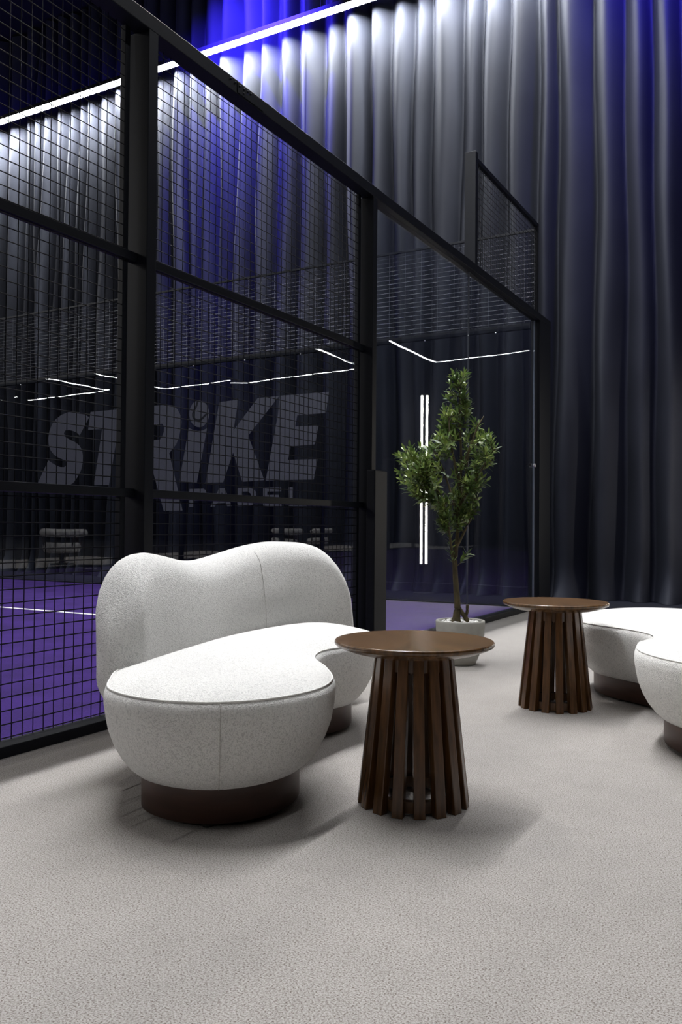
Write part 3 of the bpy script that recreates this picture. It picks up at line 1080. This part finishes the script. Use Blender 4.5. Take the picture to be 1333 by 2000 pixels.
# ------------------------------------------------------------------ planter with olive tree
BX, BY = -1.945, 4.965
pot = thing('planter', 'round grey stone planter holding the olive tree', 'planter', (BX, BY, 0))
MB().lathe([(0.088, 0.0), (0.094, 0.004), (0.108, 0.035), (0.124, 0.075), (0.137, 0.12), (0.146, 0.17), (0.151, 0.225), (0.152, 0.262), (0.150, 0.270),
            (0.143, 0.272), (0.134, 0.270), (0.132, 0.262), (0.130, 0.235)], 56, closed=True).build('pot_body', M['pot'], pot, True)
MB().lathe([(0.1305, 0.236), (0.128, 0.246), (0.0, 0.248)], 40, closed=False).build('soil', M['soil'], pot, True)
rp = random.Random(3)
pm = []
for k in range(4):
    bm = bmesh.new()
    bmesh.ops.create_icosphere(bm, subdivisions=1, radius=1.0)
    for v in bm.verts:
        v.co *= rp.uniform(0.85, 1.12)
    me = bpy.data.meshes.new('pebble')
    bm.to_mesh(me)
    bm.free()
    me.materials.append(M['pebble'])
    me.polygons.foreach_set('use_smooth', [True] * len(me.polygons))
    pm.append(me)
spots = []
tries = 0
while len(spots) < 64 and tries < 4000:
    tries += 1
    r, a = 0.116 * math.sqrt(rp.random()), rp.uniform(0, 6.283)
    q = (r * math.cos(a), r * math.sin(a))
    if all((q[0] - s[0]) ** 2 + (q[1] - s[1]) ** 2 > 0.021 ** 2 for s in spots):
        spots.append(q)
for q in spots:
    o = bpy.data.objects.new('pebble', pm[rp.randrange(4)])
    COL.objects.link(o)
    s = rp.uniform(0.010, 0.0145)
    o.scale = (s * rp.uniform(1, 1.3), s, s * 0.8)
    o.rotation_euler = (rp.uniform(-.3, .3), rp.uniform(-.3, .3), rp.uniform(0, 6.28))
    o.location = (BX + q[0], BY + q[1], 0.2475 + s * 0.72)
    tag(o, 'white pebble on the soil around the olive trunk in the planter', 'pebble', 'white pebbles in the planter')

tree = thing('olive_tree', 'leafy green olive tree growing in the grey planter', 'tree', (BX, BY, 0.25))
U2 = Vector((0.8711, 0.4911, 0))        # across the tree
W2 = Vector((-0.4911, 0.8711, 0))       # through the tree
rt = random.Random(21)


def tp(u, z, w=0.0):
    return U2 * u + W2 * w + Vector((0, 0, z - 0.25))


trunk_pts = [tp(-0.030, 0.235), tp(-0.022, 0.30), tp(-0.018, 0.36), tp(-0.026, 0.47), tp(-0.035, 0.60), tp(-0.030, 0.70), tp(-0.018, 0.82, 0.01), tp(-0.012, 1.0, 0.015),
             tp(0.0, 1.2, 0.0), tp(-0.006, 1.42, -0.01), tp(-0.012, 1.6, 0.0), tp(-0.005, 1.74, 0)]
tc = catmull(trunk_pts, 5)
MB().tube(tc, [0.030 - 0.0265 * (i / (len(tc) - 1)) ** 0.6 + (0.012 * (1 - i / 4) if i < 4 else 0) for i in range(len(tc))], 10).build('trunk', M['bark'], tree, True)
MB().tube(catmull([tp(-0.012, 0.36), tp(0.012, 0.315), tp(0.034, 0.285), tp(0.048, 0.235)], 4), [0.010 + 0.0007 * i for i in range(13)], 8).build('trunk_stub', M['bark'], tree, True)
MB().tube(catmull([tp(0.030, 0.288), tp(0.042, 0.32), tp(0.044, 0.368)], 4), 0.010, 8).build('trunk_stub', M['bark'], tree, True)
bpaths = [[(-0.03, 0.56, 0), (-0.06, 0.72, -0.02), (-0.085, 0.88, -0.03), (-0.12, 1.02, -0.04), (-0.20, 1.14, -0.05)],
          [(-0.028, 0.72, 0), (0.02, 0.82, -0.02), (0.07, 0.93, -0.03), (0.10, 1.02, -0.03)],
          [(-0.012, 0.98, 0), (0.06, 1.10, -0.04), (0.13, 1.22, -0.05), (0.19, 1.32, -0.05)],
          [(-0.015, 0.90, 0), (-0.05, 1.05, 0.07), (-0.10, 1.22, 0.12), (-0.16, 1.34, 0.13)],
          [(-0.01, 1.02, 0), (0.04, 1.18, 0.08), (0.07, 1.36, 0.12), (0.10, 1.50, 0.12)],
          [(-0.01, 1.1, 0), (-0.05, 1.24, -0.07), (-0.08, 1.40, -0.09), (-0.09, 1.56, -0.07)],
          [(0.0, 1.2, 0), (0.05, 1.34, -0.05), (0.09, 1.46, -0.06), (0.13, 1.53, -0.06)]]
limbs = [list(tc[20:])]
for bp_ in bpaths:
    c = catmull([tp(a, z, w) for a, z, w in bp_], 5)
    limbs.append(c)
    MB().tube(c, [0.010 - 0.007 * i / (len(c) - 1) for i in range(len(c))], 7).build('branch', M['bark'], tree, True)

# crown outline: height, left edge, right edge (metres from the trunk line)
ENV = [(0.84, -0.13, -0.05), (0.92, -0.15, 0.06), (1.00, -0.18, 0.10), (1.06, -0.36, 0.13), (1.16, -0.43, 0.18), (1.26, -0.42, 0.23), (1.34, -0.40, 0.26),
       (1.40, -0.18, 0.19), (1.48, -0.14, 0.17), (1.54, -0.12, 0.10), (1.62, -0.10, 0.04), (1.72, -0.09, 0.03), (1.80, -0.07, 0.03)]


def env(z):
    for (z0, a, b), (z1, c, d) in zip(ENV, ENV[1:]):
        if z <= z1:
            k = max(0, (z - z0) / (z1 - z0))
            return a + (c - a) * k, b + (d - b) * k
    return ENV[-1][1], ENV[-1][2]


leaves = []          # (base, direction, up, length, width)
twig_mb = MB()


def leafy_twig(c, dens=0.017, start=0.25):
    d = 0.0
    nxt = 0.0
    side = rt.uniform(0, 6.28)
    tot = sum((c[i + 1] - c[i]).length for i in range(len(c) - 1))
    for i in range(len(c) - 1):
        s = (c[i + 1] - c[i])
        ln = s.length
        if ln < 1e-6:
            continue
        td = s / ln
        p = 0.0
        while d + p < d + ln:
            pos = d + p
            if pos >= nxt and pos > start * tot:
                base = c[i] + td * p
                for k in range(2):
                    side += math.pi + rt.uniform(-0.5, 0.5) if k else rt.uniform(1.2, 1.9)
                    ax = td.cross(Vector((0.3, 0.2, 1))).normalized()
                    ay = td.cross(ax).normalized()
                    out = ax * math.cos(side) + ay * math.sin(side)
                    dr = (td * rt.uniform(0.5, 1.1) + out * rt.uniform(0.6, 1.0) + Vector((0, 0, rt.uniform(-0.05, 0.3)))).normalized()
                    up = (td * 0.5 - out * 0.4 + Vector((rt.uniform(-.5, .5), rt.uniform(-.5, .5), 0.9)))
                    leaves.append((base, dr, up, rt.uniform(0.038, 0.062), rt.uniform(0.013, 0.019)))
                nxt = pos + dens * rt.uniform(0.7, 1.3)
            p += 0.004
        d += ln
    # leaf at the tip
    td = (c[-1] - c[-2]).normalized()
    leaves.append((c[-1], td, Vector((rt.uniform(-1, 1), rt.uniform(-1, 1), 0.3)), 0.05, 0.013))


for _ in range(265):
    z = rt.choice([rt.uniform(0.86, 1.06), rt.uniform(1.02, 1.42), rt.uniform(1.10, 1.45), rt.uniform(1.35, 1.80)])
    a, b = env(z)
    mid, hw = (a + b) / 2, (b - a) / 2
    u = mid + hw * math.copysign(abs(rt.uniform(-1, 1)) ** 0.6, rt.uniform(-1, 1)) * 0.9
    w = rt.uniform(-1, 1) * min(0.20, hw * 0.9)
    end = tp(u, z, w)
    best = None
    for lb in limbs:
        for q in lb:
            drop = end.z - q.z
            if 0.03 < drop < 0.40:
                dd = (q - end).length
                if best is None or dd < best[0]:
                    best = (dd, q)
    if best is None:
        continue
    st = best[1]
    midp = st.lerp(end, 0.5) + Vector((end.x - st.x, end.y - st.y, 0)) * 0.18 + Vector((rt.uniform(-.02, .02), rt.uniform(-.02, .02), -0.01))
    c = catmull([st, midp, end], 6)
    twig_mb.tube(c, [0.0032 - 0.002 * i / (len(c) - 1) for i in range(len(c))], 5)
    leafy_twig(c, 0.0165, 0.15)
for st, en in ((tp(-0.03, 0.60), tp(0.035, 0.68, -0.03)), (tp(-0.03, 0.58), tp(-0.07, 0.70, -0.03)), (tp(-0.035, 0.66), tp(-0.08, 0.82, -0.02))):
    c = catmull([st, st.lerp(en, 0.5) + Vector((0, 0, -0.01)), en], 4)
    twig_mb.tube(c, 0.0022, 5)
    leafy_twig(c, 0.014, 0.35)
twig_mb.build('twigs', M['bark'], tree, True)['kind'] = 'stuff'


def leaf_geo():
    """one lance shaped leaf of unit length along X, folded along its midrib and drooping at the tip"""
    st = ((0.0, 0.06), (0.18, 0.55), (0.42, 1.0), (0.68, 0.85), (0.88, 0.42), (1.0, 0.0))
    vs, fs = [], []
    for s, w in st:
        zc = -0.14 * s * s
        vs += [(s, -0.5 * w, zc + 0.10 * w * 0.25), (s, 0.0, zc), (s, 0.5 * w, zc + 0.10 * w * 0.25)]
    for i in range(len(st) - 1):
        a = 3 * i
        fs += [(a, a + 3, a + 4, a + 1), (a + 1, a + 4, a + 5, a + 2)]
    return vs, fs


LV, LF = leaf_geo()
leaf_me = bpy.data.meshes.new('leaf')
leaf_me.from_pydata([(x, y * 0.33, z) for x, y, z in LV], [], LF)
leaf_me.materials.append(M['leaf'])
leaf_me.polygons.foreach_set('use_smooth', [True] * len(leaf_me.polygons))


def frame(d, up):
    y = up.cross(d)
    if y.length < 1e-4:
        y = Vector((1, 0, 0)).cross(d)
    y.normalize()
    z = d.cross(y).normalized()
    return Matrix(((d.x, y.x, z.x), (d.y, y.y, z.y), (d.z, y.z, z.z)))


order = sorted(range(len(leaves)), key=lambda i: leaves[i][0].dot(W2) - 0.6 * abs(leaves[i][0].dot(U2)))
near = set(order[:300])
mb = MB()
for i, (b, d, up, ln, wd) in enumerate(leaves):
    R3 = frame(d, up)
    if i in near:
        o = bpy.data.objects.new('leaf', leaf_me)
        COL.objects.link(o)
        o.parent = tree
        o.matrix_basis = Matrix.Translation(b) @ R3.to_4x4() @ Matrix.Scale(ln, 4)
    else:
        k = len(mb.v)
        for x, y, z in LV:
            mb.v.append(tuple(b + R3 @ Vector((x * ln, y * wd, z * ln))))
        mb.f += [tuple(k + q for q in f) for f in LF]
me = bpy.data.meshes.new('foliage')
me.from_pydata(mb.v, [], mb.f)
fo = link('foliage', me, M['leaf'], tree, True)
fo['kind'] = 'stuff'
for k in range(16):
    b = leaves[rt.randrange(len(leaves))][0]
    MB().lathe([(0.0015, -0.016), (0.007, -0.012), (0.009, -0.002), (0.007, 0.006), (0.0015, 0.010)], 8, tuple(b + Vector((0, 0, -0.004)))).build('olive', M['fruit'], tree, True)

# ------------------------------------------------------------------ upright light column by the curtain
lx, ly = -0.87, 9.88
col_ = thing('light_column', 'tall upright light column before the curtain, mirrored in the side glass', 'lamp', (lx, ly, 0), None, -0.43)
MB().lathe([(0.13, 0.0), (0.13, 0.012), (0.02, 0.02), (0.016, 0.36)], 24).build('base', M['housing'], col_)
MB().box(-0.021, 0.021, -0.024, 0.024, 0.36, 2.52).build('core', M['housing'], col_, bevel=0.004)
for s in (-1, 1):
    MB().box(s * 0.032 - 0.010, s * 0.032 + 0.010, -0.014, 0.014, 0.375, 2.505).build('light_bar', M['tube'], col_)
MB().box(-0.042, 0.042, -0.024, 0.024, 2.505, 2.525).build('end_cap', M['housing'], col_)
MB().box(-0.042, 0.042, -0.024, 0.024, 0.355, 0.375).build('end_cap', M['housing'], col_)

# ------------------------------------------------------------------ white chairs on the opposite side (mirrored in the back glass)
def chair(label, loc, rz):
    t = thing('barrel_chair', label, 'chair', loc, 'white chairs across the court', rz)
    MB().lathe([(0.30, 0.24), (0.36, 0.26), (0.39, 0.33), (0.38, 0.41), (0.33, 0.45), (0.0, 0.455)], 32).build('seat', M['boucle'], t, True)
    arc = [(0.44 * math.cos(a), 0.44 * math.sin(a), 0.66) for a in [math.radians(-105 + 210 * i / 24) for i in range(25)]]
    MB().tube(arc, [0.03 + 0.055 * min(1, min(i, 24 - i) / 2) for i in range(25)], 12).build('backrest', M['boucle'], t, True)
    for a in (-100, -50, 0, 50, 100):
        a = math.radians(a)
        MB().tube([(0.37 * math.cos(a), 0.37 * math.sin(a), 0.38), (0.43 * math.cos(a), 0.43 * math.sin(a), 0.62)], 0.02, 8).build('back_support', M['plinth'], t)
    MB().lathe([(0.25, 0.0), (0.25, 0.02), (0.05, 0.04), (0.05, 0.25)], 24).build('pedestal', M['foot'], t)
    return t


chair('white barrel chair nearest on the opposite side of the court, seen mirrored', (-13.75, 5.0, 0), 0.2)
chair('second white barrel chair on the opposite side of the court, seen mirrored', (-13.75, 3.0, 0), -0.2)
chair('white barrel chair further along the opposite side, seen mirrored', (-13.7, -3.4, 0), 0.1)
chair('farthest white barrel chair on the opposite side, seen mirrored', (-13.7, -5.3, 0), -0.1)
